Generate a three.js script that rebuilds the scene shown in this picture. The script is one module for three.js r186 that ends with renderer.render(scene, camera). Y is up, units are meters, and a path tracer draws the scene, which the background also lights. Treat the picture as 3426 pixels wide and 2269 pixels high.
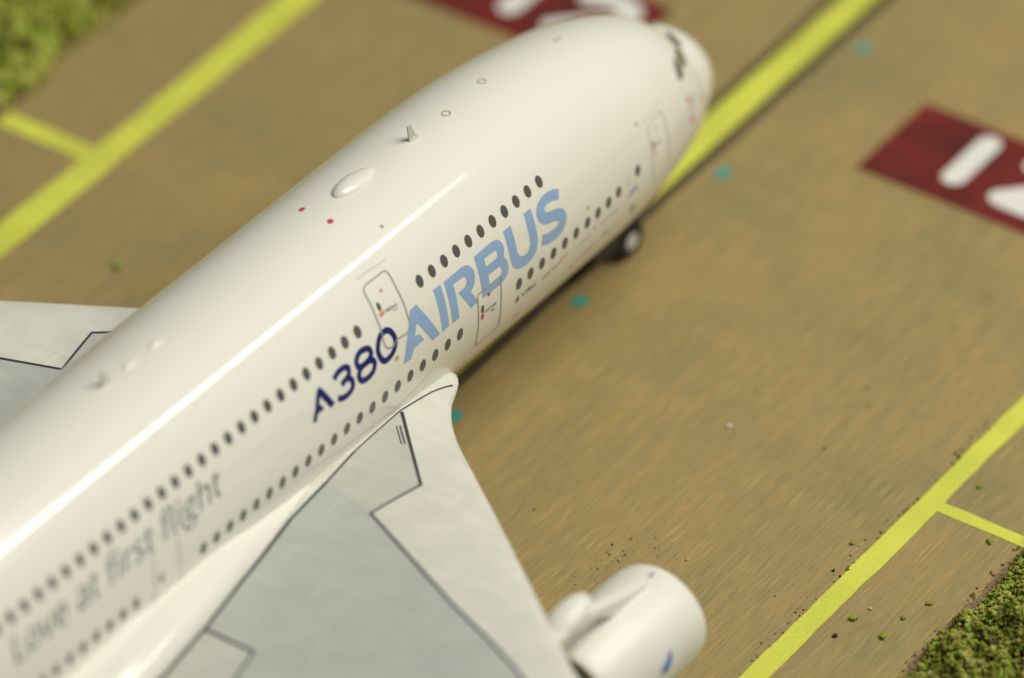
import * as THREE from 'three';
import { FontLoader } from 'three/addons/loaders/FontLoader.js';
import { mergeGeometries, mergeVertices } from 'three/addons/utils/BufferGeometryUtils.js';
import { RectAreaLightUniformsLib } from 'three/addons/lights/RectAreaLightUniformsLib.js';
import { ImprovedNoise } from 'three/addons/math/ImprovedNoise.js';

// ---------------------------------------------------------------- camera, light, exposure
// Lengths below are metres of the full-size aircraft; the model on the board is 1:400.
const U = 1 / 400;
const scene = new THREE.Scene();
const V3 = (x, y, z) => new THREE.Vector3(x, y, z);
const camera = new THREE.PerspectiveCamera(5.515, 1024 / 678, 0.05, 20);
{
  const eye = V3(-154.6951, 138.6465, 105.0049), yaw = -0.627, pitch = -0.6602, roll = 0.0023;
  const fwd = V3(Math.cos(pitch) * Math.cos(yaw), Math.sin(pitch), Math.cos(pitch) * Math.sin(yaw));
  const right = fwd.clone().cross(V3(0, 1, 0)).normalize(), up = right.clone().cross(fwd);
  camera.up.copy(up.clone().multiplyScalar(Math.cos(roll)).addScaledVector(right, -Math.sin(roll)));
  camera.position.copy(eye).multiplyScalar(U);
  camera.lookAt(eye.clone().add(fwd).multiplyScalar(U));
  camera.focus = 215.8 * U;
  camera.userData.fStop = 16.5;
}
scene.add(camera);
const renderer = new THREE.WebGLRenderer({ antialias: true });
renderer.toneMapping = THREE.LinearToneMapping;
renderer.toneMappingExposure = 1.0;
renderer.shadowMap.enabled = true;
renderer.shadowMap.type = THREE.PCFSoftShadowMap;
RectAreaLightUniformsLib.init();
// the room round the board: dim and even
scene.background = new THREE.Color().setRGB(0.13, 0.135, 0.13);
function areaLamp(color, intensity, w, h, dir, dist, along) {
  const l = new THREE.RectAreaLight(color, intensity, w, h);
  const target = V3(-18, 4, 2).multiplyScalar(U), d = dir.clone().normalize();
  l.position.copy(target).addScaledVector(d, dist);
  const zAx = d.clone(), xAx = along.clone().addScaledVector(zAx, -along.dot(zAx)).normalize(), yAx = zAx.clone().cross(xAx);
  l.quaternion.setFromRotationMatrix(new THREE.Matrix4().makeBasis(xAx, yAx, zAx));
  scene.add(l);
  return l;
}
// room lamp ahead of the nose, high and a little to starboard: it draws the bright line along the crown
areaLamp(new THREE.Color(1, 0.99, 0.92), 22, 0.26, 0.085, V3(0.557, 0.68, 0.44), 1.5, V3(1, 0, 0));
// broad soft table light, above and ahead, leaning to starboard
areaLamp(new THREE.Color(1, 0.975, 0.86), 9.4, 0.235, 0.33, V3(0.29, 0.85, 0.44), 0.5, V3(1, 0, 0));


// ---------------------------------------------------------------- helpers
let seed = 7;
const rnd = () => { seed = (seed * 1664525 + 1013904223) >>> 0; return seed / 4294967296; };
const perlin = new ImprovedNoise();
const noise = (x, y, z = 0) => perlin.noise(x, y, z);
const fbm = (x, y, z = 0) => noise(x, y, z) * 0.55 + noise(x * 2.1, y * 2.1, z + 3) * 0.28 + noise(x * 4.3, y * 4.3, z + 7) * 0.17;
function pchip(xs, ys) {
  const n = xs.length, h = [], d = [], m = new Array(n).fill(0);
  for (let i = 0; i < n - 1; i++) { h[i] = xs[i + 1] - xs[i]; d[i] = (ys[i + 1] - ys[i]) / h[i]; }
  for (let i = 1; i < n - 1; i++) if (d[i - 1] * d[i] > 0) {
    const a = 2 * h[i] + h[i - 1], b = h[i] + 2 * h[i - 1];
    m[i] = (a + b) / (a / d[i - 1] + b / d[i]);
  }
  m[0] = d[0];
  return (q) => {
    q = Math.min(Math.max(q, xs[0]), xs[n - 1]);
    let i = 0; while (i < n - 2 && q >= xs[i + 1]) i++;
    const t = (q - xs[i]) / h[i], t2 = t * t, t3 = t2 * t;
    return ys[i] * (2 * t3 - 3 * t2 + 1) + h[i] * m[i] * (t3 - 2 * t2 + t) + ys[i + 1] * (3 * t2 - 2 * t3) + h[i] * m[i + 1] * (t3 - t2);
  };
}
const used = new Map();
function numbered(name) { const k = used.get(name) || 0; used.set(name, k + 1); return k ? `${name}_${String(k).padStart(3, '0')}` : name; }
function shadows(o) { o.castShadow = o.receiveShadow = true; return o; }
function part(name, geo, mat, parent, label) {            // geometry in full-size metres, laid down at 1:400
  if (!geo.userData.small) { geo.scale(U, U, U); geo.userData.small = true; }
  const m = shadows(new THREE.Mesh(geo, mat)); m.name = name; parent.add(m);
  if (label) m.userData.label = label;
  return m;
}
function top(o, name, label, category, kind, group) {
  o.name = numbered(name);
  if (label) o.userData.label = label;
  if (category) o.userData.category = category;
  if (kind) o.userData.kind = kind;
  if (group) o.userData.group = group;
  scene.add(o); return o;
}
function grid(nu, nv, f, closeV = false) {                 // smooth sheet from f(u 0..1, v 0..1)
  const pos = [], uv = [], idx = [], w = nv + 1;
  for (let i = 0; i <= nu; i++) for (let k = 0; k <= nv; k++) { const p = f(i / nu, k / nv); pos.push(p.x, p.y, p.z); uv.push(p.x / 10, p.z / 10); }
  for (let i = 0; i < nu; i++) for (let k = 0; k < nv; k++) { const a = i * w + k; idx.push(a, a + w, a + 1, a + 1, a + w, a + w + 1); }
  const g = new THREE.BufferGeometry();
  g.setAttribute('position', new THREE.Float32BufferAttribute(pos, 3));
  g.setAttribute('uv', new THREE.Float32BufferAttribute(uv, 2));
  g.setIndex(idx); g.computeVertexNormals();
  if (closeV) { const n = g.attributes.normal; for (let i = 0; i <= nu; i++) { const a = i * w, b = a + nv; const x = n.getX(a) + n.getX(b), y = n.getY(a) + n.getY(b), z = n.getZ(a) + n.getZ(b), l = Math.hypot(x, y, z) || 1; n.setXYZ(a, x / l, y / l, z / l); n.setXYZ(b, x / l, y / l, z / l); } }
  return g;
}
// a flat outline laid on a curved surface: triangulated, refined and pushed out by `lift`
function film(outline, holes, map, step, lift, scaleB = 1) {
  const V = (a) => a.map(([x, y]) => new THREE.Vector2(x, y * scaleB));
  let o = V(outline); if (THREE.ShapeUtils.isClockWise(o)) o.reverse();
  const hs = (holes || []).map((h) => { const v = V(h); if (!THREE.ShapeUtils.isClockWise(v)) v.reverse(); return v; });
  const pts = [...o, ...hs.flat()];
  let tris = THREE.ShapeUtils.triangulateShape(o, hs);
  for (let pass = 0; pass < 6; pass++) {
    const mid = new Map(); let any = false;
    const cut = (a, b) => {
      if (pts[a].distanceTo(pts[b]) <= step) return -1;
      any = true; const k = a < b ? a + '_' + b : b + '_' + a;
      if (!mid.has(k)) { mid.set(k, pts.length); pts.push(pts[a].clone().add(pts[b]).multiplyScalar(0.5)); }
      return mid.get(k);
    };
    const next = [];
    for (let [a, b, c] of tris) {
      let ab = cut(a, b), bc = cut(b, c), ca = cut(c, a);
      const n = (ab >= 0) + (bc >= 0) + (ca >= 0);
      if (!n) { next.push([a, b, c]); continue; }
      if (n === 3) { next.push([a, ab, ca], [ab, b, bc], [ca, bc, c], [ab, bc, ca]); continue; }
      for (let r = 0; r < 3; r++) {
        if (n === 1 && ab >= 0) { next.push([a, ab, c], [ab, b, c]); break; }
        if (n === 2 && ab >= 0 && bc >= 0) { next.push([ab, b, bc], [a, ab, bc], [a, bc, c]); break; }
        [a, b, c, ab, bc, ca] = [b, c, a, bc, ca, ab];
      }
    }
    tris = next; if (!any) break;
  }
  const P = [], N = [], T = [];
  for (const q of pts) {
    const e = 0.01, a = q.x, b = q.y / scaleB, c = map(a, b);
    const n = map(a + e, b).sub(map(a - e, b)).cross(map(a, b + e / scaleB).sub(map(a, b - e / scaleB))).normalize();
    const s = map.out(c, n) < 0 ? -1 : 1; n.multiplyScalar(s); c.addScaledVector(n, lift);
    P.push(c.x, c.y, c.z); N.push(n.x, n.y, n.z); T.push(a / 10, b * scaleB / 10);
  }
  const g = new THREE.BufferGeometry();
  g.setAttribute('position', new THREE.Float32BufferAttribute(P, 3));
  g.setAttribute('normal', new THREE.Float32BufferAttribute(N, 3));
  g.setAttribute('uv', new THREE.Float32BufferAttribute(T, 2));
  // wind every face outwards
  const A = V3(), B = V3(), C = V3(), W = V3();
  g.setIndex(tris.flatMap(([a, b, c]) => {
    A.fromArray(P, a * 3); B.fromArray(P, b * 3); C.fromArray(P, c * 3); W.fromArray(N, a * 3);
    return B.sub(A).cross(C.sub(A)).dot(W) < 0 ? [a, c, b] : [a, b, c];
  }));
  return g;
}
// outline of a pen stroke of a given width along points (second coordinate weighted by k)
function smooth(p, closed, n = 5) {
  const c = new THREE.CatmullRomCurve3(p.map(([x, y]) => V3(x, y, 0)), closed, 'centripetal');
  const q = c.getPoints(p.length * n).map((v) => [v.x, v.y]); if (closed) q.pop(); return q;
}
function stroke(p, width, k, closed = false) {
  const n = p.length, L = [], R = [];
  for (let i = 0; i < n; i++) {
    const a = closed ? p[(i + n - 1) % n] : p[Math.max(i - 1, 0)], b = closed ? p[(i + 1) % n] : p[Math.min(i + 1, n - 1)];
    let dx = b[0] - a[0], dy = (b[1] - a[1]) * k; const l = Math.hypot(dx, dy) || 1; dx /= l; dy /= l;
    L.push([p[i][0] - dy * width / 2, p[i][1] + dx * width / 2 / k]); R.push([p[i][0] + dy * width / 2, p[i][1] - dx * width / 2 / k]);
  }
  return closed ? { outline: L, hole: R } : { outline: [...L, ...R.reverse()] };
}
const area = (q, k) => { let a = 0; q.forEach((p, i) => { const r = q[(i + 1) % q.length]; a += p[0] * r[1] * k - r[0] * p[1] * k; }); return Math.abs(a) / 2; };
function strokeFilm(p, width, map, step, lift, k, closed = false) {
  const s = stroke(p, width, k, closed);
  if (!closed) return film(s.outline, [], map, step, lift, k);
  return area(s.outline, k) > area(s.hole, k) ? film(s.outline, [s.hole], map, step, lift, k) : film(s.hole, [s.outline], map, step, lift, k);
}
const oval = (a, b, ra, rb, n = 20, tilt = 0) => Array.from({ length: n }, (_, i) => { const t = i / n * Math.PI * 2; return [a + Math.cos(t) * ra + Math.sin(t) * tilt, b + Math.sin(t) * rb]; });

// ---------------------------------------------------------------- materials
const lin = (r, g, b) => new THREE.Color().setRGB(r, g, b);
function paint(r, g, b, rough = 0.38, coat = 0.7, coatRough = 0.14) {
  return new THREE.MeshPhysicalMaterial({ color: lin(r, g, b), roughness: rough, clearcoat: coat, clearcoatRoughness: coatRough });
}
function matte(r, g, b, rough = 0.8) { return new THREE.MeshStandardMaterial({ color: lin(r, g, b), roughness: rough }); }
function dataMap(n, f, color = true) {
  const a = new Uint8Array(n * n * 4);
  for (let y = 0; y < n; y++) for (let x = 0; x < n; x++) { const c = f(x / n, y / n, x, y); a.set([c[0], c[1], c[2], 255].map((v) => Math.max(0, Math.min(255, Math.round(v)))), (y * n + x) * 4); }
  const t = new THREE.DataTexture(a, n, n); t.wrapS = t.wrapT = THREE.RepeatWrapping; t.magFilter = t.minFilter = THREE.LinearFilter;
  if (color) t.colorSpace = THREE.SRGBColorSpace; t.needsUpdate = true; return t;
}
const M = {
  white: paint(0.84, 0.82, 0.745, 0.62, 0.85, 0.10),
  wingWhite: paint(0.71, 0.695, 0.64, 0.6, 0.3, 0.3),
  wingPanel: paint(0.56, 0.555, 0.51, 0.6, 0.3, 0.3),
  wingGrey: paint(0.49, 0.505, 0.48, 0.6, 0.3, 0.3),
  scuff: paint(0.54, 0.53, 0.475, 0.6, 0.3, 0.3),
  panelLine: matte(0.035, 0.038, 0.05, 0.5),
  window: paint(0.10, 0.095, 0.09, 0.4, 0.3, 0.2),
  cockpit: paint(0.20, 0.185, 0.14, 0.3, 0.6, 0.1),
  skyBlue: paint(0.285, 0.44, 0.70, 0.42, 0.6, 0.18),
  navy: paint(0.002, 0.008, 0.14, 0.5, 0.2, 0.18),
  slogan: paint(0.15, 0.18, 0.18, 0.42, 0.4, 0.18),
  doorLine: paint(0.36, 0.345, 0.31, 0.5, 0.3),
  faintLine: paint(0.55, 0.53, 0.46, 0.5, 0.3),
  olive: paint(0.33, 0.29, 0.17, 0.5, 0.3),
  red: paint(0.62, 0.05, 0.11, 0.45, 0.5),
  orange: paint(0.72, 0.30, 0.22, 0.45, 0.5),
  darkPrint: paint(0.12, 0.09, 0.08, 0.45, 0.4),
  greyPrint: paint(0.33, 0.32, 0.29, 0.45, 0.4),
  violet: paint(0.30, 0.30, 0.48, 0.45, 0.4),
  logoBlue: paint(0.06, 0.24, 0.62, 0.45, 0.5),
  cowl: paint(0.84, 0.82, 0.745, 0.62, 0.5, 0.32),
  metal: new THREE.MeshStandardMaterial({ color: lin(0.62, 0.61, 0.58), roughness: 0.35, metalness: 0.7 }),
  hub: matte(0.72, 0.72, 0.72, 0.45),
  tyre: matte(0.012, 0.011, 0.010, 0.75),
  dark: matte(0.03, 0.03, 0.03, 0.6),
};

// ---------------------------------------------------------------- the board: runway, markings, verges
const SLOPE = -0.03;                                        // the aircraft stands about two degrees askew on its runway
const onRunway = (a, c) => V3(a * 0.99955 + c * 0.03, 0, c * 0.99955 + SLOPE * a);
const brown = [157, 137, 88];
const runwayMap = dataMap(2048, (u, v, x, y) => {
  const tau = Math.PI * 2;
  // brushed along the runway (u): long fine streaks, blotches
  const st = noise(u * 26, v * 640, 1) * 0.5 + noise(u * 60, v * 1000, 9) * 0.5;
  const broad = noise(u * 8, v * 110, 4);
  const blot = fbm(u * 9, v * 9, 2);
  const sp = noise(x * 0.9, y * 0.9, 5);
  let k = 1 + st * 0.15 + broad * 0.03 + blot * 0.06 + sp * 0.05;
  const lightStreak = Math.max(0, noise(u * 22, v * 900, 21) - 0.30) * 0.6;
  const red = blot * 9 + broad * 4;
  return [brown[0] * k + red + lightStreak * 120, brown[1] * k + lightStreak * 118, brown[2] * k - red * 0.4 + lightStreak * 105];
});
const runwayBump = dataMap(1024, (u, v, x, y) => { const b = 128 + noise(u * 40, v * 500, 3) * 90 + noise(x * 0.8, y * 0.8, 8) * 40; return [b, b, b]; }, false);
const scuffMap = dataMap(512, (u, v, x, y) => { const k = 1 + fbm(u * 9, v * 9, 11) * 0.05 + noise(u * 30, v * 4, 12) * 0.025 + Math.max(0, noise(u * 5, v * 46, 13) - 0.42) * 0.18; return [240 * k, 240 * k, 238 * k]; });
for (const m of [M.wingWhite, M.wingPanel, M.wingGrey]) { m.map = scuffMap; m.color.multiplyScalar(1.13); }
M.runway = new THREE.MeshStandardMaterial({ map: runwayMap, bumpMap: runwayBump, bumpScale: 0.00006, roughness: 0.62 });
const yellowMap = dataMap(512, (u, v, x, y) => { const k = 1 + fbm(u * 14, v * 14, 1) * 0.10 + noise(x * 0.7, y * 0.7, 2) * 0.05; return [214 * k, 217 * k, 84 * k]; });
M.yellow = new THREE.MeshStandardMaterial({ map: yellowMap, roughness: 0.6 });
const redMap = dataMap(512, (u, v, x, y) => { const k = 1 + fbm(u * 16, v * 16, 6) * 0.45 + noise(u * 70, v * 300, 4) * 0.08; return [108 * k, 30 * k, 24 * k]; });
M.signRed = new THREE.MeshPhysicalMaterial({ map: redMap, roughness: 0.55 });
M.digit = matte(0.82, 0.80, 0.76, 0.6);
M.teal = matte(0.07, 0.36, 0.31, 0.5);
M.lineEdge = matte(0.085, 0.058, 0.028, 0.7);
M.soil = matte(0.13, 0.062, 0.035, 0.95);

function sheet(outline, y, holes) {                          // flat outline in runway coordinates [along, across]
  const s = new THREE.Shape(outline.map(([a, c]) => new THREE.Vector2(a, -c)));
  for (const h of holes || []) s.holes.push(new THREE.Path(h.map(([a, c]) => new THREE.Vector2(a, -c))));
  const g = new THREE.ShapeGeometry(s), p = g.attributes.position, uv = g.attributes.uv;
  for (let i = 0; i < p.count; i++) {
    const a = p.getX(i), c = -p.getY(i), w = onRunway(a, c);
    p.setXYZ(i, w.x, y, w.z); uv.setXY(i, a / 40 + 0.5, c / 40 + 0.5);
  }
  g.computeVertexNormals(); return g;
}
function ragged(a0, a1, c0, c1, rough, step = 0.35) {          // painted strip with a hand-masked, slightly uneven edge
  const L = [], R = [];
  const alongA = Math.abs(a1 - a0) > Math.abs(c1 - c0), n = Math.ceil((alongA ? a1 - a0 : c1 - c0) / step);
  for (let i = 0; i <= n; i++) {
    const t = i / n, w1 = (noise(i * 0.37, c0 * 3.1, 1) + noise(i * 0.09, c0, 5) * 1.6) * rough, w2 = (noise(i * 0.41, c1 * 2.7, 2) + noise(i * 0.11, c1, 9) * 1.6) * rough;
    if (alongA) { const a = a0 + (a1 - a0) * t; L.push([a, c0 + w1]); R.push([a, c1 + w2]); } else { const c = c0 + (c1 - c0) * t; L.push([a0 + w1, c]); R.push([a1 + w2, c]); }
  }
  return [...L, ...R.reverse()];
}
const runway = part('runway', sheet([[-220, -160], [160, -160], [160, 160], [-220, 160]], 0), M.runway, scene);
runway.name = 'runway'; runway.userData = { kind: 'structure', label: 'brown brushed runway board with yellow painted lines' };
part('edge_line', sheet(ragged(-120, 80, -17.35, -16.25, 0.05), 0.02), M.yellow, runway, 'blurred yellow edge line on the far side of the aircraft');
part('edge_line', sheet(ragged(-120, 80, 15.02, 15.78, 0.045), 0.02), M.yellow, runway, 'sharp yellow edge line with grit along its inner side');
part('centre_line_border', sheet(ragged(-120, 80, -1.90, -0.02, 0.03), 0.012), M.lineEdge, runway);
part('centre_line', sheet(ragged(-120, 80, -1.52, -0.44, 0.03), 0.024), M.yellow, runway, 'yellow centre line with dark brown borders running out past the nose');
part('tick_line', sheet(ragged(-10.15, -9.35, -20.9, -17.3, 0.03, 0.3), 0.016), M.yellow, runway, 'short yellow cross line by the far grass');
part('tick_line', sheet(ragged(-9.85, -9.38, 15.6, 18.95, 0.025, 0.3), 0.016), M.yellow, runway, 'short yellow cross line ending at the near grass');
for (const [a0, a1, c0, c1, at] of [[4.0, 8.42, 4.12, 14.2, 7.1], [3.75, 8.2, -15.2, -5.85, -10.55]]) {
  const s = part('number_panel', sheet([[a0, c0], [a1, c0], [a1, c1], [a0, c1]], 0.02), M.signRed, runway, c0 > 0 ? 'dark red number panel right of the nose' : 'dark red number panel behind the nose');
  const m = (a0 + a1) / 2;
  const put = (p, w) => { const q = stroke(smooth(p, false, 8), w, 1).outline; return q; };
  const cap = (p, w) => [sheet(put(p, w), 0.034), sheet(oval(p[0][0], p[0][1], w / 2, w / 2, 16), 0.0345), sheet(oval(p.at(-1)[0], p.at(-1)[1], w / 2, w / 2, 16), 0.035)];
  part('digit', mergeGeometries(cap([[m - 0.85, at], [m, at], [m + 1.4, at]], 0.84)), M.digit, s);
  const b = at + 1.85;
  part('digit', mergeGeometries([...cap([[m - 0.95, b], [m - 0.2, b + 0.75], [m + 0.6, b + 1.75], [m + 1.25, b + 1.75], [m + 1.5, b + 0.95], [m + 1.2, b + 0.1]], 0.82), ...cap([[m - 1.0, b + 0.1], [m - 1.02, b + 1], [m - 1.0, b + 2.1]], 0.8).map((g) => g.translate(0, 0.003, 0))]), M.digit, s);
}
for (const [x, z, r] of [[18.6, 0.25, 0.30], [9.94, 0.41, 0.30], [1.26, 0.62, 0.30], [-7.21, 0.86, 0.30], [-14.4, 1.11, 0.30]]) {
  const a = x * 0.99955 - z * 0.03, c = z * 0.99955 + x * 0.03;
  part('paint_dot', sheet(oval(a, c, r * 1.05, r * 0.9, 22), 0.03), M.teal, runway);
}

part('soil_strip', sheet(ragged(-70, 40, 18.95, 19.6, 0.14, 0.10), 0.010), matte(0.23, 0.15, 0.085, 0.95), runway);
// soil bank and foam-flock grass on both verges
const verge = { near: 1, far: -1 };
function edgeAt(side, a) { return side > 0 ? 19.12 + noise(a * 0.7, 3.3) * 0.35 + noise(a * 2.1, 1.1) * 0.22 : -21.25 + noise(a * 0.6, 8.3) * 0.55; }
function bank(side, a, d) { const t = Math.min(Math.max(d, 0) / 1.0, 1); return 0.06 + t * (0.5 + fbm(a * 0.55, d * 0.55, side) * 0.8 + noise(a * 1.5, d * 1.5, side * 3) * 0.5 + noise(a * 3.1, d * 3.1, side * 7) * 0.22); }
for (const side of [1, -1]) {
  const g = grid(300, 40, (u, v) => { const a = -70 + u * 110, d = v * v * 16, c = edgeAt(side, a) + side * d, w = onRunway(a, c); w.y = d < 0.02 ? -0.02 : bank(side, a, d); return w; });
  const s = part('soil_bank', g, M.soil, scene); scene.remove(s); runway.add(s);
}
function clump(k) {                                         // one crumb of ground foam: a small knobbly lump
  const g = mergeVertices(new THREE.IcosahedronGeometry(1, 1).deleteAttribute('uv').deleteAttribute('normal')), p = g.attributes.position, v = V3();
  for (let i = 0; i < p.count; i++) { v.fromBufferAttribute(p, i); const q = 1 + noise(v.x * 1.7 + k * 5, v.y * 1.7, v.z * 1.7) * 0.75 + noise(v.x * 4 + k, v.y * 4, v.z * 4) * 0.45; v.multiplyScalar(q); p.setXYZ(i, v.x, v.y * 0.8, v.z); }
  g.computeVertexNormals(); g.scale(U, U, U); return g;
}
const foam = matte(1, 1, 1, 0.95);
const greens = [[0.12, 0.13, 0.015], [0.20, 0.21, 0.022], [0.27, 0.27, 0.03], [0.24, 0.29, 0.03], [0.30, 0.30, 0.05], [0.30, 0.42, 0.05], [0.40, 0.38, 0.09]];
for (const side of [1, -1]) {
  const tr = []; const m4 = new THREE.Matrix4(), q = new THREE.Quaternion(), e = new THREE.Euler(), sc = V3();
  for (let i = 0; i < (side > 0 ? 190000 : 80000); i++) {
    const a = side > 0 ? -40 + rnd() * 46 : -40 + rnd() * 60, d = Math.pow(rnd(), 1.2) * (side > 0 ? 7 : 9);
    const cover = fbm(a * 0.5 + 9, d * 0.5, side * 5);
    if (d < 0.7 && noise(a * 1.6, side * 9) + rnd() * 0.7 < 0.3) continue;
    if (cover < -0.32 && rnd() < 0.8) continue;
    const w = onRunway(a, edgeAt(side, a) + side * (d + 0.12));
    const size = (side > 0 ? 0.028 : 0.05) + Math.pow(rnd(), 2.6) * (side > 0 ? 0.075 : 0.17);
    w.y = bank(side, a, d) + (rnd() - 0.25) * 0.3 + Math.max(0, noise(a * 2.6, d * 2.6, 2)) * 0.55;
    const tone = fbm(a * 0.9, d * 0.9, side * 2) * 1.3 + noise(a * 2.3, d * 2.3, 6) * 0.5 + (rnd() - 0.5) * 0.4;
    tr.push([w, size, tone, rnd() * 6.3, rnd() * 6.3]);
  }
  const per = Math.ceil(tr.length / 3), holder = new THREE.Group();
  for (let v = 0; v < 3; v++) {
    const list = tr.filter((_, i) => i % 3 === v), im = new THREE.InstancedMesh(clump(v + side * 3), foam, list.length);
    list.forEach(([w, size, tone, r1, r2], i) => {
      q.setFromEuler(e.set(r1, r2, r1 * 1.7)); sc.set(size, size * 0.9, size);
      m4.compose(w.clone().multiplyScalar(U), q, sc); im.setMatrixAt(i, m4);
      const c = greens[Math.max(0, Math.min(6, Math.floor((tone * 1.3 + 0.5) * 7)))], j = (side > 0 ? 0.78 : 1.05) + (r1 / 6.3) * 0.4;
      if (side > 0 && r2 < 0.012) im.setColorAt(i, lin(0.75, 0.72, 0.62)); else im.setColorAt(i, lin(c[0] * j, c[1] * j, c[2] * j));
    });
    im.name = 'foam_grass'; im.userData.kind = 'stuff'; shadows(im); holder.add(im);
  }
  top(holder, 'grass_verge', side > 0 ? 'lumpy green foam grass in the corner beyond the sharp yellow line' : 'blurred green foam grass behind the far yellow line', 'grass', 'stuff');
}
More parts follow.
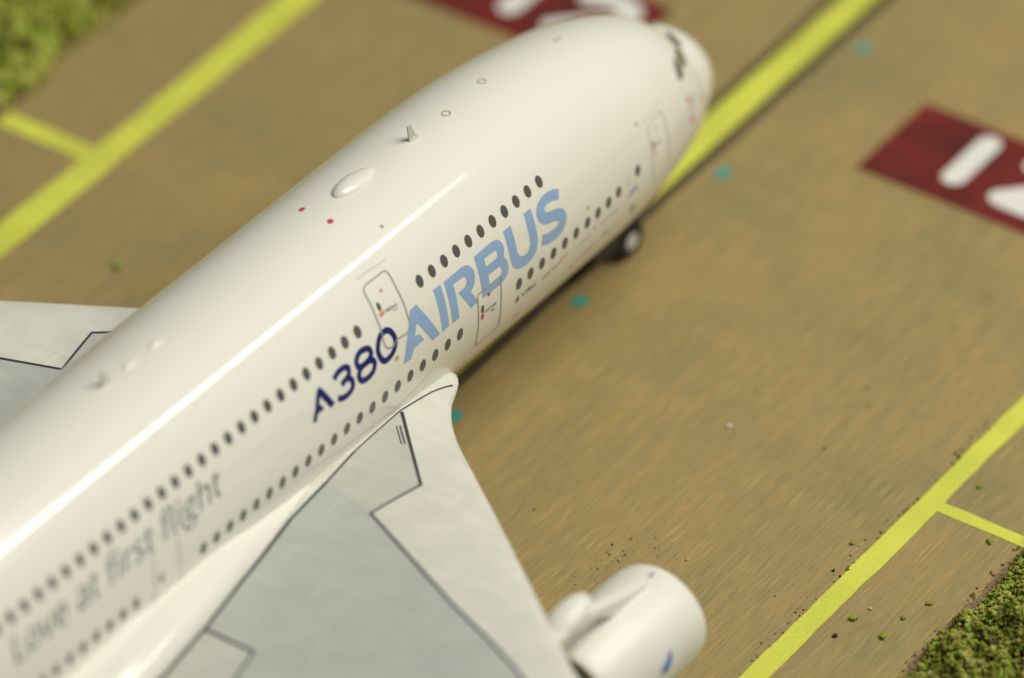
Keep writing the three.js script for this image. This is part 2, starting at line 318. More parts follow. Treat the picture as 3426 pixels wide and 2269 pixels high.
// outlines printed on the fuselage: [metres aft of the nose, angle round the section], full-size aircraft
const PRINT = {
  letters: [[[20.288,0.0971],[20.014,0.2382],[19.723,0.355],[19.493,0.4492],[19.174,0.4549],[19.127,0.4306],[18.419,0.0954],[18.812,0.0953],[19.337,0.3118],[19.389,0.3258],[19.591,0.2374],[19.377,0.2349],[19.197,0.1575],[19.701,0.1558],[19.904,0.0895]],[[18.291,0.4575],[17.928,0.454],[17.951,0.1029],[18.301,0.0962]],[[17.78,0.4522],[16.986,0.4528],[16.818,0.4538],[16.636,0.4426],[16.485,0.4151],[16.387,0.3675],[16.393,0.3135],[16.508,0.2605],[16.721,0.2289],[16.452,0.1021],[16.815,0.1004],[17.285,0.2917],[16.931,0.298],[16.797,0.3276],[16.792,0.3612],[16.885,0.3774],[17.411,0.3844],[17.427,0.0988],[17.776,0.0954]],[[16.207,0.454],[15.327,0.4583],[15.078,0.4495],[14.917,0.4181],[14.835,0.3728],[14.854,0.332],[14.944,0.2849],[14.825,0.2374],[14.799,0.1864],[14.879,0.1339],[15.087,0.0987],[15.319,0.0928],[16.205,0.0962]],[[14.659,0.4644],[14.281,0.4641],[14.289,0.237],[14.205,0.1911],[14.013,0.1682],[13.779,0.1719],[13.626,0.2119],[13.598,0.2713],[13.569,0.4711],[13.203,0.4721],[13.212,0.2837],[13.224,0.2092],[13.342,0.1354],[13.56,0.0937],[13.912,0.077],[14.252,0.0883],[14.469,0.1153],[14.624,0.1688],[14.672,0.2197]],[[11.729,0.4541],[11.873,0.379],[12.144,0.404],[12.441,0.4104],[12.613,0.3979],[12.636,0.3695],[12.482,0.3464],[12.226,0.3354],[11.942,0.3136],[11.757,0.2785],[11.666,0.2219],[11.746,0.1548],[11.995,0.1097],[12.358,0.0933],[12.745,0.1001],[13.112,0.1367],[12.967,0.2136],[12.68,0.1915],[12.372,0.186],[12.125,0.2016],[12.102,0.221],[12.275,0.2436],[12.639,0.2626],[12.876,0.2904],[13.011,0.3299],[13.054,0.3825],[12.981,0.4297],[12.801,0.4695],[12.538,0.4925],[12.223,0.4933],[11.943,0.4786]]],
  bholes: [[[15.812,0.3845],[15.238,0.3791],[15.178,0.3603],[15.197,0.3286],[15.326,0.3152],[15.809,0.3189]],[[15.805,0.2435],[15.238,0.2407],[15.143,0.2212],[15.137,0.1888],[15.273,0.1634],[15.809,0.1651]]],
  navyA: [[24.68,0.2296],[24.465,0.3039],[24.271,0.389],[24.12,0.4325],[24.043,0.4216],[23.65,0.2331],[23.801,0.2331],[24.117,0.373],[24.186,0.3771],[24.314,0.3162],[24.201,0.2918],[24.143,0.2693],[24.432,0.2708],[24.578,0.2177]],
  three: [[[23.394,0.4063],[23.221,0.4272],[22.972,0.4346],[22.792,0.4262],[22.689,0.4033],[22.712,0.3728],[22.801,0.3513],[22.988,0.3381],[23.154,0.3276]],[[22.814,0.3418],[22.672,0.2936],[22.685,0.2614],[22.803,0.2323],[23.05,0.2219],[23.271,0.2306],[23.44,0.2546]]],
  eight: [[[22.295,0.399],[22.207,0.4263],[21.986,0.4462],[21.74,0.4345],[21.605,0.41],[21.594,0.3802],[21.713,0.3515],[21.953,0.3398],[22.18,0.3434],[22.293,0.3648]],[[22.125,0.3356],[21.854,0.3373],[21.637,0.3267],[21.553,0.2951],[21.623,0.2537],[21.84,0.2272],[22.11,0.2254],[22.288,0.2451],[22.356,0.283],[22.27,0.3164]]],
  zero: [[[21.232,0.3863],[21.076,0.4325],[20.871,0.4493],[20.653,0.4417],[20.503,0.3981],[20.448,0.3452],[20.504,0.2962],[20.696,0.2546],[20.952,0.2391],[21.141,0.2486],[21.273,0.3013],[21.295,0.3498]]],
  doorU: [[20.76,0.8258],[20.55,0.8366],[20.104,0.833],[19.735,0.8309],[19.644,0.8166],[19.615,0.7749],[19.635,0.6392],[19.629,0.5095],[19.66,0.4161],[19.662,0.3531],[19.755,0.3223],[19.931,0.3126],[20.404,0.3249],[20.583,0.2988],[20.811,0.3076],[20.94,0.3409],[20.953,0.3935],[20.889,0.4895],[20.879,0.5863],[20.844,0.697],[20.828,0.7936]],
  doorUrail: [[20.774,0.916],[20.117,0.9071],[19.423,0.8925]],
  doorM2: [[15.253,0.1592],[15.27,0.0812],[15.265,-0.0172],[15.252,-0.1207],[15.205,-0.2368],[15.137,-0.3182],[15.265,-0.3438],[15.693,-0.3569],[16.131,-0.3623],[16.327,-0.3446],[16.387,-0.2859],[16.411,-0.1755],[16.455,-0.0389],[16.465,0.0845],[16.448,0.144],[16.376,0.1618],[16.268,0.1609],[15.767,0.1609],[15.38,0.1583]],
  doorM1: [[6.637,0.3893],[6.538,0.4056],[5.722,0.4671],[5.63,0.4409],[5.592,0.302],[5.575,0.1944],[5.58,0.0568],[5.525,-0.0814],[5.659,-0.1245],[6.592,-0.1588],[6.671,0.0632],[6.696,0.2121],[6.666,0.3361]],
  doorM1rail: [[6.899,0.47],[6.268,0.5027],[5.493,0.5519]],
  cockpit: [[[1.623,1.5175],[1.582,1.4123],[1.616,1.2796],[1.688,1.1422],[1.898,1.0064],[2.146,1.068],[2.679,1.0454],[1.958,1.3323]],[[2.952,0.976],[2.311,0.9462],[2.684,0.7981],[2.944,0.6761],[3.224,0.6546],[3.34,0.7238],[3.299,0.8408]],[[3.496,0.8522],[3.408,0.8066],[3.311,0.6644],[3.421,0.5918],[3.798,0.5336],[3.921,0.593],[3.764,0.7323]]],
};

// ---------------------------------------------------------------- the model aircraft
const plane = top(new THREE.Group(), 'model_airliner', 'glossy white double-deck model airliner standing on the painted runway', 'model aircraft');
const ST = [0, .25, .7, 1.3, 2, 2.7, 3.5, 4.5, 6, 8, 10, 12.5, 15, 48, 54, 60, 66, 71, 72.7];
const rt = ST.map(Math.sqrt);
const fTop = pchip(rt, [5.153, 6.085, 6.699, 7.153, 7.42, 8.15, 8.711, 9.175, 9.682, 10.123, 10.446, 10.66, 10.74, 10.74, 10.72, 10.6, 10.2, 9.6, 9.1]);
const fBot = pchip(rt, [5.153, 4.338, 3.892, 3.496, 3.179, 2.955, 2.759, 2.585, 2.374, 2.297, 2.33, 2.33, 2.33, 2.33, 3.0, 4.4, 6.2, 8.0, 8.7]);
const fHalf = pchip(rt, [0, .959, 1.451, 1.77, 2.073, 2.373, 2.612, 2.863, 3.183, 3.368, 3.49, 3.56, 3.57, 3.57, 3.4, 2.75, 1.75, .7, .15]);
const hull = (s, th) => { const q = Math.sqrt(Math.max(s, 0)), t = fTop(q), b = fBot(q), w = fHalf(q); return V3(-s, (t + b) / 2 + (t - b) / 2 * Math.sin(th), w * Math.cos(th)); };
hull.out = (c, n) => n.y * (c.y - 6.5) + n.z * c.z;
const fuselage = part('fuselage', grid(440, 200, (u, v) => { const s = u < 0.5 ? Math.pow(u / 0.5, 2) * 12 : 12 + (u - 0.5) / 0.5 * 60.7; return hull(s, -Math.PI / 2 + v * Math.PI * 2); }, true), M.white, plane);
const K = 4.0, LIFT = 0.010;                                 // metres of girth per radian, thickness of the print
const print = (name, outline, mat, lift = LIFT, holes, label) => part(name, film(outline, holes, hull, 0.22, lift, K), mat, fuselage, label);
const pen = (name, p, w, mat, lift = LIFT, closed = false, label) => part(name, strokeFilm(p, w, hull, 0.25, lift, K, closed), mat, fuselage, label);

// cabin windows, one film each
const atHeight = (s, y) => { const q = Math.sqrt(s), t = fTop(q), b = fBot(q); return Math.asin((y - (t + b) / 2) / ((t - b) / 2)); };
const cabin = (s, th) => print('cabin_window', oval(s, th, 0.15, 0.052, 18), M.window, 0.012);
for (let i = 0; i < 11; i++) cabin(12.414 + i * 0.6255, atHeight(12.414 + i * 0.6255, 8.863));
for (let i = 0; i < 28; i++) cabin(21.80 + i * 0.6345, 0.588);
[[7.608, .109], [8.785, .055], [9.385, .032], [9.999, .015], [10.603, .003], [11.242, -.005], [11.868, -.013], [12.49, -.020], [13.104, -.028], [13.72, -.034], [14.325, -.042]].forEach(([s, t]) => cabin(s, t));
for (let i = 0; i < 21; i++) cabin(17.405 + i * 0.6392, -0.055);
for (let i = 0; i < 8; i++) cabin(33.384 + i * 0.618, -0.046);

// lettering
const round = (p, n = 1) => p;
PRINT.letters.forEach((o, i) => print('letter', i === 2 || i >= 3 ? o : o, M.skyBlue, 0.008, i === 3 ? PRINT.bholes : [], `sky blue letter ${'AIRBUS'[i]} on the fuselage side`));
part('letter', mergeGeometries([film(PRINT.navyA, [], hull, 0.22, 0.009, K), strokeFilm(PRINT.navyA, 0.08, hull, 0.22, 0.0105, K, true)]), M.navy, fuselage, 'navy letter A on the fuselage side');
const numeral = (strokes, closed, ch) => part('letter', mergeGeometries(strokes.map((s, i) => strokeFilm(smooth(s, closed, 5), 0.195, hull, 0.2, 0.009 + i * 0.0012, K, closed))), M.navy, fuselage, `navy numeral ${ch} on the fuselage side`);
numeral(PRINT.three, false, '3'); numeral(PRINT.eight, true, '8'); numeral(PRINT.zero, true, '0');
{
  const font = await new FontLoader().loadAsync('fonts/droid/droid_sans_regular.typeface.json');
  const text = 'Love at first flight', size = 0.86, res = font.data.resolution, adv = [...text].map((c) => font.data.glyphs[c].ha * size / res);
  const total = adv.reduce((a, b) => a + b, 0), stretch = 9.75 / total;
  let x = 0;
  [...text].forEach((c, i) => {
    const shapes = c === ' ' ? [] : font.generateShapes(c, size), gs = [];
    for (const sh of shapes) {
      const e = sh.extractPoints(5), f = (p) => p.map((v) => [38.85 - (x + v.x) * stretch - v.y * 0.24, 0.262 + v.y / 4.25]);
      const drop = (a) => a.filter((p, k) => k === 0 || Math.hypot(p[0] - a[k - 1][0], p[1] - a[k - 1][1]) > 1e-5).filter((p, k, q) => !(k === q.length - 1 && Math.hypot(p[0] - q[0][0], p[1] - q[0][1]) < 1e-5));
      gs.push(film(drop(f(e.shape)), e.holes.map((h) => drop(f(h))), hull, 0.25, 0.009, K));
    }
    if (gs.length) part('letter', mergeGeometries(gs), M.slogan, fuselage, `grey slanted letter ${c} of the slogan`);
    x += adv[i];
  });
}
// doors
pen('door_outline', PRINT.doorU, 0.055, M.doorLine, 0.014, true, 'grey outline of the upper deck door');
pen('door_rail', PRINT.doorUrail, 0.035, M.faintLine, 0.010);
pen('door_outline', PRINT.doorM2, 0.042, M.doorLine, 0.014, true, 'grey outline of the main deck door below the blue lettering');
pen('door_outline', PRINT.doorM1, 0.045, M.faintLine, 0.012, true, 'faint outline of the front door');
pen('door_rail', PRINT.doorM1rail, 0.03, M.faintLine, 0.010);
pen('door_outline', [[32.46, .26], [32.44, .33], [31.4, .335], [31.3, .28], [31.28, 0], [31.24, -.24], [32.4, -.28], [32.49, -.15], [32.47, .05]], 0.04, M.faintLine, 0.012, true, 'faint outline of the door behind the slogan');
for (const [s, t] of [[20.598, .636], [16.242, .003], [6.521, .222], [32.178, -.007]]) print('door_window', oval(s, t, 0.075, 0.036, 14), s < 10 ? M.greyPrint : M.window, 0.013);
for (const [s, t, a, b] of [[20.6, .577, .13, .02], [16.24, -.066, .08, .028], [15.896, .09, .07, .016], [20.212, .725, .06, .016], [6.515, .152, .07, .02], [6.2, .347, .05, .014], [20.55, .19, .10, .02]])
  print('red_mark', oval(s, t, a, b, 12), s > 20.55 || s < 10 || t === .725 || t === .19 ? M.orange : M.red, 0.013);
// lines of very small print
function tiny(s0, t0, s1, t1, h, n, mat, gap = 0.3) {
  const gs = [];
  for (let i = 0; i < n; i++) {
    if (rnd() < 0.14) continue;
    const u = i / n, w = (1 - gap * (0.6 + rnd() * 0.6)) / n, s = s0 + (s1 - s0) * u, e = s0 + (s1 - s0) * (u + w), t = t0 + (t1 - t0) * u, hh = h * (0.65 + rnd() * 0.5);
    gs.push(film([[s, t - hh / 2], [e, t - hh / 2], [e, t + hh / 2], [s, t + hh / 2]], [], hull, 0.3, 0.011, K));
  }
  part('small_print', mergeGeometries(gs), mat, fuselage);
}
tiny(13.0, -.192, 11.95, -.168, .016, 22, M.darkPrint); tiny(12.03, -.146, 11.63, -.137, .020, 9, M.orange);
tiny(11.225, -.161, 10.285, -.144, .013, 20, M.greyPrint); tiny(9.853, -.125, 8.775, -.112, .012, 22, M.violet);
tiny(10.92, -.336, 9.86, -.330, .022, 20, M.greyPrint); tiny(14.11, -.181, 13.36, -.17, .018, 12, M.darkPrint); tiny(14.08, -.208, 13.36, -.197, .018, 12, M.darkPrint);
tiny(20.41, .572, 19.87, .558, .028, 7, M.greyPrint, 0.5); tiny(20.1, .536, 19.95, .532, .02, 3, M.greyPrint); tiny(16.13, -.04, 15.5, -.042, .03, 7, M.greyPrint, 0.5); tiny(15.85, -.085, 15.6, -.085, .016, 3, M.darkPrint);
tiny(6.4, .205, 6.0, .2, .03, 5, M.faintLine, 0.5); tiny(14.28, -.422, 13.9, -.398, .03, 8, M.olive);
print('logo_mark', oval(14.32, -.197, 0.075, 0.032, 14), M.darkPrint, 0.012);
print('logo_mark', [[8.28, -.085], [7.95, -.03], [7.68, -.02], [7.62, -.055], [7.95, -.075]], M.violet, 0.012);
print('warning_mark', [[10.26, -.12], [10.08, -.115], [10.15, -.08]], M.orange, 0.012); print('warning_mark', oval(11.126, -.377, 0.09, 0.022, 10), M.orange, 0.012);
pen('ghost_window', oval(8.191, .079, 0.10, 0.045, 16), 0.02, M.faintLine, 0.011, true);
print('small_mark', oval(7.148, .499, 0.05, 0.02, 10), M.olive, 0.012); print('small_mark', oval(7.753, -.262, 0.13, 0.05, 12), M.olive, 0.011); print('small_mark', oval(9.3, -.30, 0.2, 0.03, 12), M.faintLine, 0.011);
print('small_mark', oval(10.55, .135, 0.045, 0.022, 10), M.olive, 0.012); print('small_mark', oval(18.672, 1.117, 0.06, 0.018, 10), M.greyPrint, 0.012);
print('small_mark', oval(3.70, .33, 0.12, 0.05, 10), M.orange, 0.011); print('small_mark', oval(3.57, .07, 0.14, 0.06, 10), M.orange, 0.011); print('small_mark', oval(2.465, .2, 0.12, 0.05, 10), M.orange, 0.011); print('small_mark', [[3.75, .22], [3.1, .34], [3.08, .31], [3.7, .19]], M.violet, 0.011);
// crown fittings
for (const s of [11.057, 13.249]) pen('ring_marking', oval(s, s < 12 ? 1.64 : 1.575, 0.135, 0.036, 24), 0.04, M.olive, 0.011, true);
for (const s of [7.287, 7.059]) pen('ring_marking', oval(s, 1.616, 0.06, 0.016, 16), 0.03, M.olive, 0.011, true);
for (const t of [1.745, 1.441]) print('beacon_dot', oval(19.8, t, 0.115, 0.026, 18), M.red, 0.012);
function blob(s, t, rx, ry, rz, lift = 0) {                    // low blister faired into the crown
  const c = hull(s, t), g = new THREE.SphereGeometry(1, 40, 24), p = g.attributes.position;
  for (let i = 0; i < p.count; i++) { const x = p.getX(i), k = 1 - 0.25 * Math.max(0, x); p.setXYZ(i, x * rx, p.getY(i) * ry * k, p.getZ(i) * rz * k); }
  g.computeVertexNormals(); g.translate(c.x, c.y + lift, c.z); return g;
}
function dome(s, t, rx, h, rz) {                             // low flat-topped radome with a rounded rim, blunt aft end
  const c = hull(s, t);
  return grid(36, 72, (u, v) => { const a = v * Math.PI * 2, r = Math.sin(u * Math.PI / 2) * 1.02, x = Math.cos(a), w = 1 - 0.25 * Math.max(0, x) ** 2, px = c.x + x * rx * r, pz = c.z + Math.sin(a) * rz * r * w, q = -px, y = hull(q, Math.acos(Math.min(1, Math.max(-1, pz / fHalf(Math.sqrt(q)))))).y; return V3(px, y - 0.05 + h * Math.pow(Math.max(0, 1 - Math.min(r, 1) ** 2.6), 0.5) * (1 - 0.32 * x * r), pz); }, true);
}
part('satcom_dome', dome(17.83, 1.61, 1.0, 0.24, 0.40), M.white, fuselage);
for (const s of [27.68, 28.91]) part('crown_blister', blob(s, 1.585, 0.36, 0.10, 0.16, -0.02), M.white, fuselage);
function blade(s, t, h) {
  const c = hull(s, t), sh = new THREE.Shape([[-0.18, -0.06], [0.20, -0.06], [0.10, 0.08], [-0.16, h], [-0.30, h], [-0.26, h * 0.5]].map(([x, y]) => new THREE.Vector2(x, y)));
  const g = new THREE.ExtrudeGeometry(sh, { depth: 0.02, bevelEnabled: true, bevelSize: 0.012, bevelThickness: 0.015, bevelSegments: 2 }); g.translate(c.x, c.y, c.z - 0.025);
  const f = new THREE.SphereGeometry(1, 16, 10); f.scale(0.26, 0.07, 0.09); f.translate(c.x, c.y, c.z);
  return mergeGeometries([g, f.toNonIndexed()].map((x) => { x.deleteAttribute('uv'); return x; }));
}
part('blade_antenna', blade(14.93, 1.575, 0.6), M.wingPanel, fuselage); part('blade_antenna', blade(30.02, 1.58, 0.5), M.wingPanel, fuselage);
// flight deck glazing, starboard and port
for (const side of [0, 1]) for (const o of PRINT.cockpit) {
  const cs = o.reduce((a, q) => a + q[0], 0) / o.length, ct = o.reduce((a, q) => a + q[1], 0) / o.length;      // leave the white posts between the panes
  print('cockpit_window', o.map(([s, t]) => [cs + (s - cs) * 0.84, ct + (t - ct) * 0.84]).map(([s, t]) => [s, side ? Math.PI - t : t]), M.cockpit, 0.04);
}

// belly fairing
{
  const S = [14, 15.6, 17, 18, 19, 20.5, 22.5, 25, 27.3, 29.6, 32.4, 36, 40, 44, 48];
  const yT = pchip(S, [2.6, 3.3, 4.0, 4.45, 4.75, 4.85, 4.98, 5.2, 5.45, 5.8, 5.8, 5.65, 5.3, 4.4, 3.2]);
  const zO = pchip(S, [1.0, 2.0, 2.62, 2.95, 3.15, 3.42, 3.5, 3.72, 3.95, 4.4, 4.82, 5.12, 5.1, 4.3, 2.4]);
  const yW = pchip(S, [2.45, 2.9, 3.4, 3.8, 4.1, 4.3, 4.5, 4.7, 4.75, 4.8, 4.8, 4.7, 4.4, 3.6, 2.8]);
  const yB = pchip(S, [2.4, 2.25, 2.1, 2.0, 1.95, 1.9, 1.85, 1.8, 1.8, 1.8, 1.8, 1.8, 1.85, 2.0, 2.3]);
  const f = (u, v) => {
    const s = 14 + u * 34, side = v < 0.5 ? 1 : -1, w = v < 0.5 ? v * 2 : 2 - v * 2;    // starboard contact -> keel -> port contact
    const t = yT(s), o = zO(s), m = yW(s), b = yB(s), zi = Math.min(2.9, o * 0.8);
    if (w < 0.4) { const a = w / 0.4 * Math.PI / 2; return V3(-s, m + (t - m) * Math.pow(Math.cos(a), 0.75), side * (zi + (o - zi) * Math.pow(Math.sin(a), 1.0))); }
    const a = (w - 0.4) / 0.6 * Math.PI / 2; return V3(-s, m + (b - m) * Math.pow(Math.sin(a), 0.75), side * o * Math.pow(Math.cos(a), 0.75));
  };
  part('belly_fairing', grid(160, 120, f), M.white, plane);
}
// wings
const Zs = [2.6, 3.35, 3.66, 4.3, 5.23, 7.03, 8.95, 11.03, 12.53, 20, 26, 33, 39.6];
const wLe = pchip(Zs, [17.25, 17.35, 17.62, 18.85, 19.95, 21.4, 22.87, 24.5, 25.68, 31.5, 36.2, 41.7, 46.8]);
const wTe = pchip([2.6, 5, 8, 12, 14, 20, 26, 33, 39.6], [38.5, 38.1, 37.5, 37.0, 37.2, 40, 43.6, 47.6, 51]);
const wThick = pchip([2.6, 6, 14, 26, 39.6], [0.66, 0.66, 0.56, 0.36, 0.12]);
const naca = (u) => (0.2969 * Math.sqrt(u) - 0.126 * u - 0.3516 * u * u + 0.2843 * u ** 3 - 0.1036 * u ** 4) / 0.1;
const wingY = (z) => 4.85 + 0.11 * (z - 6);
const skinTop = (s, z) => { const a = wLe(z), b = wTe(z), u = Math.min(Math.max((s - a) / (b - a), 0), 1); return wingY(z) + wThick(z) * naca(u) - 0.018 * (s - a) * Math.min(1, 16 / (b - a)); };
function wingSkin(side) { const f = (s, z) => V3(-s, skinTop(s, z), side * z); f.out = (c, n) => n.y; return f; }
for (const side of [1, -1]) {
  const g = grid(150, 120, (u, v) => {
    const z = 2.6 + Math.pow(u, 1.25) * 37, a = wLe(z), b = wTe(z), w = v * 2 - 1, c = Math.abs(w) ** 1.8, t = naca(c), s = a + (b - a) * c;
    return V3(-s, wingY(z) + wThick(z) * (w < 0 ? t : -0.75 * t) - 0.018 * (s - a) * Math.min(1, 16 / (b - a)), side * z);
  });
  const wing = part('wing', g, M.wingWhite, plane, side > 0 ? 'starboard wing in front of the fuselage' : 'port wing behind the fuselage');
  const skin = wingSkin(side), lay = (name, o, mat, lift) => part(name, film(o, [], skin, 0.5, lift, 1), mat, wing);
  const line = (p, w, closed) => part('panel_line', strokeFilm(p, w, skin, 0.4, 0.022, 1, closed), M.panelLine, wing);
  const root = [[18.1, 3.78], [18.9, 3.6], [20.3, 3.45], [22.8, 3.56], [24.5, 3.78], [26.5, 3.95], [28.3, 4.3], [29.6, 4.5], [31.7, 4.86], [34, 5.12], [37.6, 5.2]];
  const knee = [[20.35, 3.52], [23.15, 6.33], [25.13, 5.92], [26.45, 8.53], [27.62, 10.87], [28.42, 12.7], [29.2, 14.3], [33.2, 20.5], [37.8, 26.5]];
  const flap = [[31.88, 4.9], [32.05, 6.85], [33.4, 7.1], [35.2, 14], [38.8, 20.6]];
  lay('wing_panel', [[20.35, 3.5], [23.15, 6.33], [25.13, 5.92], [24.5, 4.1], [24.3, 3.75], [22.8, 3.55]], M.wingPanel, 0.010);
  lay('wing_panel', [[24.3, 3.75], [24.5, 4.1], [25.13, 5.92], ...knee.slice(3), [39.6, 26.4], [35.4, 20.6], [34.2, 14], [33.4, 7.1], [32.05, 6.85], [31.88, 4.9], [29.6, 4.5], [28.3, 4.3], [26.5, 3.95]], M.wingGrey, 0.012);
  lay('wing_panel', [[31.88, 4.9], [32.05, 6.85], [33.4, 7.1], [34.2, 14], [36.0, 14], [37.3, 5.2], [34, 5.12]], M.wingPanel, 0.011);
  line(root.slice(0, 4), 0.05); line(root.slice(3, 5), 0.075); line(root.slice(4, 6), 0.10); line(root.slice(5), 0.125); line(knee, 0.10); line(flap, 0.12);
  line([[20.98, 3.92], [21.66, 4.62]], 0.045); line([[21.05, 3.84], [21.73, 4.54]], 0.035);
  part('scratch', strokeFilm(smooth([[32.14, 8.9], [31.07, 8.44], [29.67, 8.03], [28.86, 7.83], [27.45, 7.55]], false, 3), 0.09, skin, 0.4, 0.016, 1), M.scuff, wing);
}
// engines
function engine(s0, y, z, R, leS, leY) {
  const prof = [[0.55, 0.70], [0.2, 0.76], [0.03, 0.83], [0.0, 0.87], [0.04, 0.905], [0.14, 0.945], [0.35, 0.975], [0.8, 1.0], [1.6, 1.0], [2.6, 0.985], [3.6, 0.93], [4.8, 0.80], [4.82, 0.75], [3.9, 0.70]];
  const lathe = (pts, seg = 72) => { const g = new THREE.LatheGeometry(pts.map(([a, r]) => new THREE.Vector2(r * R, a)), seg); g.rotateZ(Math.PI / 2); g.translate(-s0, y, z); return g; };   // lathe axis y -> -x (aft)
  const dense = new THREE.CatmullRomCurve3(prof.map(([a, r]) => V3(a, r, 0)), false, 'centripetal').getPoints(90).map((p) => [p.x, Math.max(p.y, 0.01)]);
  const e = part('engine', lathe(dense), M.cowl, plane);
  part('fan', lathe([[0.2, 0.001], [0.45, 0.1], [0.7, 0.22], [0.75, 0.74]]), M.dark, e);
  part('exhaust_cone', lathe([[3.7, 0.76], [4.6, 0.6], [5.4, 0.48], [5.5, 0.3], [6.3, 0.06], [6.35, 0.001]]), M.metal, e);
  const dz = 0.42, nose = s0 + 0.6, topN = y + R * 0.985;
  const sh = new THREE.Shape([[nose, topN - 0.12], [nose + 0.5, topN + 0.10], [nose + 1.9, topN + 0.42], [leS - 1.3, leY + 0.02], [leS + 1.2, leY + 0.05], [leS + 1.2, leY - 0.5], [leS - 0.4, leY - 0.32], [leS - 1.9, topN + 0.5], [s0 + 2.9, topN + 0.1], [s0 + 2.6, topN - 0.3], [s0 + 1.5, y + R * 0.85]].map(([a, b]) => new THREE.Vector2(-a, b)));
  const pg = new THREE.ExtrudeGeometry(sh, { depth: dz - 0.16, bevelEnabled: true, bevelSize: 0.06, bevelThickness: 0.08, bevelSegments: 4 }); pg.translate(0, 0, z - dz / 2 + 0.08);
  part('pylon', pg, M.cowl, e);
  const b = new THREE.SphereGeometry(1, 32, 20); b.scale(1.05, 0.42, 0.5); b.rotateZ(0.22); b.translate(-leS + 0.85, leY + 0.0, z - Math.sign(z) * 0.22);
  part('pylon_fairing', b, M.cowl, e);
  const side = Math.sign(z), skin = (s, ph) => { const a = s - s0, k = (a < 2.6 ? 1 : 1 - (a - 2.6) * 0.05) * R; return V3(-s, y + Math.sin(ph) * k, z + side * Math.cos(ph) * k); }; skin.out = (c, n) => n.y * (c.y - y) + n.z * (c.z - z);
  part('engine_logo', film([[s0 + 2.6, .12], [s0 + 2.2, .26], [s0 + 1.95, .4], [s0 + 2.0, .2], [s0 + 2.25, .02]], [], skin, 0.3, 0.012, R), M.logoBlue, e);
  part('pylon_mark', film(oval(s0 + 0.62, 1.57, 0.14, 0.035, 10), [], skin, 0.3, 0.014, R), M.violet, e);
}
for (const s of [1, -1]) { engine(21.31, 3.05, s * 13.95, 1.775, wLe(13.95), wingY(13.95)); engine(29.4, 3.6, s * 24.2, 1.7, wLe(24.2), wingY(24.2)); }
// landing gear
function wheel(parent, s, y, z, r, w) {
  const prof = [[-w / 2, r * 0.42], [-w / 2, r * 0.86], [-w * 0.36, r * 0.97], [0, r], [w * 0.36, r * 0.97], [w / 2, r * 0.86], [w / 2, r * 0.42]];
  const t = new THREE.LatheGeometry(prof.map(([a, b]) => new THREE.Vector2(b, a)), 36); t.rotateX(Math.PI / 2); t.translate(-s, y, z);
  const m = part('wheel', t, M.tyre, parent);
  const h = new THREE.LatheGeometry([[0.001, -w * 0.42], [r * 0.2, -w * 0.44], [r * 0.42, -w * 0.5], [r * 0.46, -w * 0.46], [r * 0.46, w * 0.46], [r * 0.42, w * 0.5], [r * 0.2, w * 0.44], [0.001, w * 0.42]].map(([a, b]) => new THREE.Vector2(a, b)), 32); h.rotateX(Math.PI / 2); h.translate(-s, y, z);
  part('hub', h, M.hub, m);
}
function leg(name, s, z, r, y1) { const g = new THREE.CylinderGeometry(0.16, 0.13, y1 - r, 16); g.translate(-s, (y1 + r) / 2, z); const a = new THREE.CylinderGeometry(0.09, 0.09, 1.5, 12); a.rotateX(Math.PI / 2); a.translate(-s, r, z); return part(name, mergeGeometries([g, a]), M.metal, plane); }
{ const g = leg('nose_gear', 4.3, 0, 0.7, 3.0); for (const z of [-0.62, 0.62]) wheel(g, 4.3, 0.705, z, 0.7, 0.5); for (const z of [-0.75, 0.75]) { const d = new THREE.BoxGeometry(1.5, 1.9, 0.1); d.translate(-5.6, 1.75, z); part('added_shade_panel', d, M.dark, g); } }  // dark panels aft of the wheels are added, standing in for the shaded mass
for (const side of [1, -1]) for (const [s, z, n] of [[33.0, 6.2, 2], [35.6, 2.7, 3]]) {
  const g = leg('main_gear', s, side * z, 0.7, z > 4 ? 4.2 : 2.6);
  for (let i = 0; i < n; i++) for (const dz of [-0.72, 0.72]) wheel(g, s + (i - (n - 1) / 2) * 1.65, 0.705, side * z + dz, 0.7, 0.52);
}
// tail surfaces, beyond the frame
function surface(name, le0, le1, te0, te1, a0, a1, t, place) {
  return part(name, grid(30, 50, (u, v) => { const a = le0 + (le1 - le0) * u, b = te0 + (te1 - te0) * u, w = v * 2 - 1, c = w * w, h = naca(c) * t * (1 - u * 0.6) * Math.sign(w); return place(a + (b - a) * c, a0 + (a1 - a0) * u, h); }), M.white, plane);
}
surface('tail_fin', 55.5, 67.5, 68.5, 72.5, 10.2, 24.1, 0.55, (s, a, h) => V3(-s, a, h));
for (const side of [1, -1]) surface('tailplane', 60, 70.5, 69, 74, 1.2, 15.2, 0.45, (s, a, h) => V3(-s, 9.0 + a * 0.12 + h, side * a));

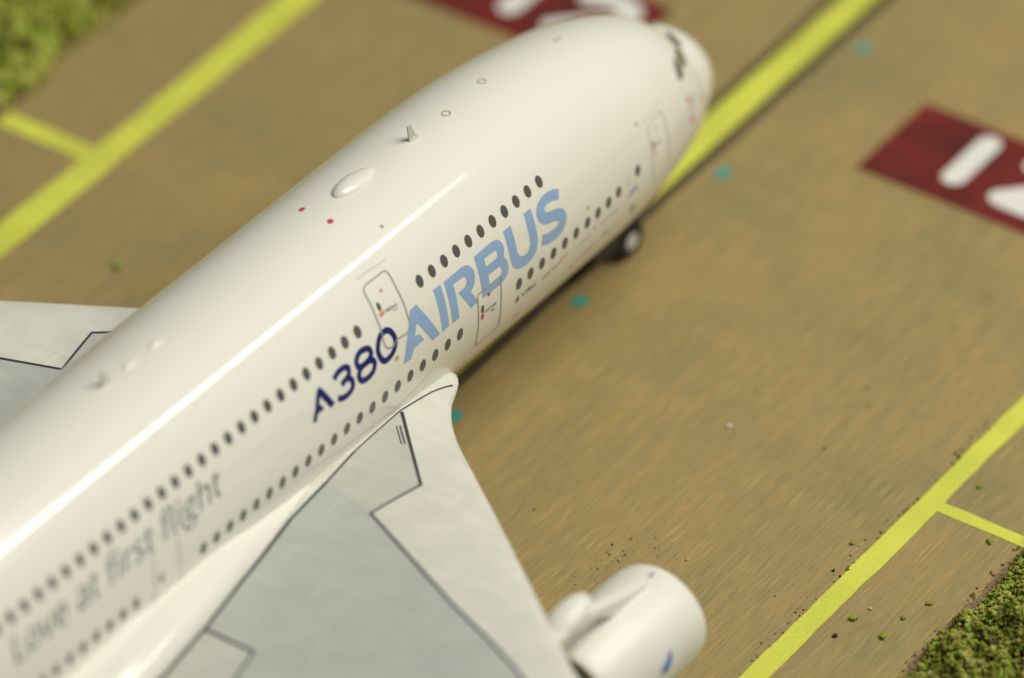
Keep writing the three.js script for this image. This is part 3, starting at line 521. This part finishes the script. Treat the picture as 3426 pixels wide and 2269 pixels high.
// ---------------------------------------------------------------- crumbs and grit lying on the board
const grain = (k) => { const g = mergeVertices(new THREE.IcosahedronGeometry(1, 3).deleteAttribute('uv').deleteAttribute('normal')), p = g.attributes.position, v = V3(); for (let i = 0; i < p.count; i++) { v.fromBufferAttribute(p, i); v.multiplyScalar(0.5 + 0.9 * Math.abs(noise(v.x * 2.3 + k * 3, v.y * 2.3, v.z * 2.3 + k)) + 0.3 * noise(v.x * 5 + k, v.y * 5, v.z * 5)); p.setXYZ(i, v.x, v.y, v.z); } g.computeVertexNormals(); return g; };
const crumbGreen = matte(0.26, 0.31, 0.04, 0.95), crumbDark = matte(0.05, 0.035, 0.025, 0.9), crumbPale = matte(0.55, 0.45, 0.32, 0.8);
[[-9.65, 18.23, .16, crumbGreen, 'bright green foam crumb just below the near yellow cross line'], [-13.27, 18.35, .14, crumbGreen, 'green foam crumb closest to the brown soil edge'],
 [-14.28, 18.08, .13, crumbGreen, 'dull green foam crumb second from the near soil edge'], [-7.57, 16.5, .13, crumbGreen, 'dark green foam crumb above the near yellow cross line'],
 [-15.24, 16.87, .17, crumbGreen, 'largest green foam crumb right of the sharp yellow line'], [-15.42, 18.08, .15, crumbGreen, 'green foam crumb nearest the bottom edge by the grass'],
 [-12.26, 14.84, .12, crumbGreen, 'small green foam crumb left of the sharp yellow line'], [-16.24, 16.88, .13, crumbDark, 'dark brown splinter beside the sharp yellow line'],
 [-14.54, 17.03, .09, crumbPale, 'tiny pale chip right of the sharp yellow line'], [-9.7, 8.45, .10, matte(0.85, 0.84, 0.8, 0.6), 'white speck alone on the open brown runway'],
 [-6.21, 11.41, .07, matte(0.4, 0.36, 0.05, 0.9), 'yellowish speck on the open runway near the right edge'], [-14.61, -12.36, .2, matte(0.25, 0.4, 0.04, 0.95), 'blurred bright green crumb between far line and fuselage']].forEach(([x, z, r, m, label], i) => {
  const g = grain(i + 1); g.scale(r * (0.8 + rnd() * 0.5), r * 0.45, r * 0.8); g.rotateY(rnd() * 6); g.scale(U, U, U); g.computeBoundingBox(); g.translate(0, -g.boundingBox.min.y, 0);
  const c = shadows(new THREE.Mesh(g, m)); c.position.set(x * U, 0.001 * U, z * U);
  top(c, m === crumbGreen || i === 11 ? 'foam_crumb' : 'grit_chip', label, m === crumbGreen || i === 11 ? 'foam crumb' : 'chip');
});
{
  const spots = [];
  for (let i = 0; i < 80; i++) { const u = rnd(), k = [[-16.25, 9.03], [-16.2, 10.0], [-16.0, 10.7], [-17.7, 9.2], [-19, 9.2], [-16.9, 9.2]][i % 6]; spots.push([k[0] + (rnd() + rnd() - 1) * 0.9, k[1] + (rnd() + rnd() - 1) * 0.75, 0.014 + Math.pow(rnd(), 3) * 0.04, rnd() * 0.48]); }
  for (let i = 0; i < 150; i++) { const a = -22 + rnd() * 17, w = onRunway(a, 15.0 - Math.pow(rnd(), 2) * 0.35); spots.push([w.x, w.z, 0.014 + Math.pow(rnd(), 3) * 0.06 * Math.max(0.2, noise(a * 0.9, 4) + 0.6), 0.35 + rnd() * 0.65]); }
  for (let i = 0; i < 140; i++) spots.push([-34 + rnd() * 40, 4 + rnd() * 15, 0.012 + Math.pow(rnd(), 4) * 0.04, rnd()]);
  for (let i = 0; i < 900; i++) { const w = onRunway(-24 + rnd() * 18, 18.7 + Math.pow(rnd(), 0.6) * 0.7); spots.push([w.x, w.z, 0.015 + Math.pow(rnd(), 3) * 0.04, 1.5]); }
  const im = new THREE.InstancedMesh((() => { const g = grain(3); g.scale(U, U, U); return g; })(), foam, spots.length), m4 = new THREE.Matrix4(), q = new THREE.Quaternion(), e = new THREE.Euler();
  spots.forEach(([x, z, r, t], i) => {
    q.setFromEuler(e.set(rnd() * 6, rnd() * 6, rnd() * 6)); m4.compose(V3(x * U, r * 0.4 * U, z * U), q, V3(r * 1.4, r, r)); im.setMatrixAt(i, m4);
    im.setColorAt(i, t > 1 ? lin(0.2 + rnd() * 0.12, 0.12 + rnd() * 0.06, 0.06) : t < 0.3 ? lin(0.5, 0.42, 0.28) : t < 0.5 ? lin(0.3, 0.17, 0.08) : t < 0.8 ? lin(0.09, 0.10, 0.02) : lin(0.05, 0.035, 0.02));
  });
  shadows(im); top(im, 'loose_grit', 'fine grit and flock dust scattered over the runway', 'grit', 'stuff');
}

renderer.render(scene, camera);
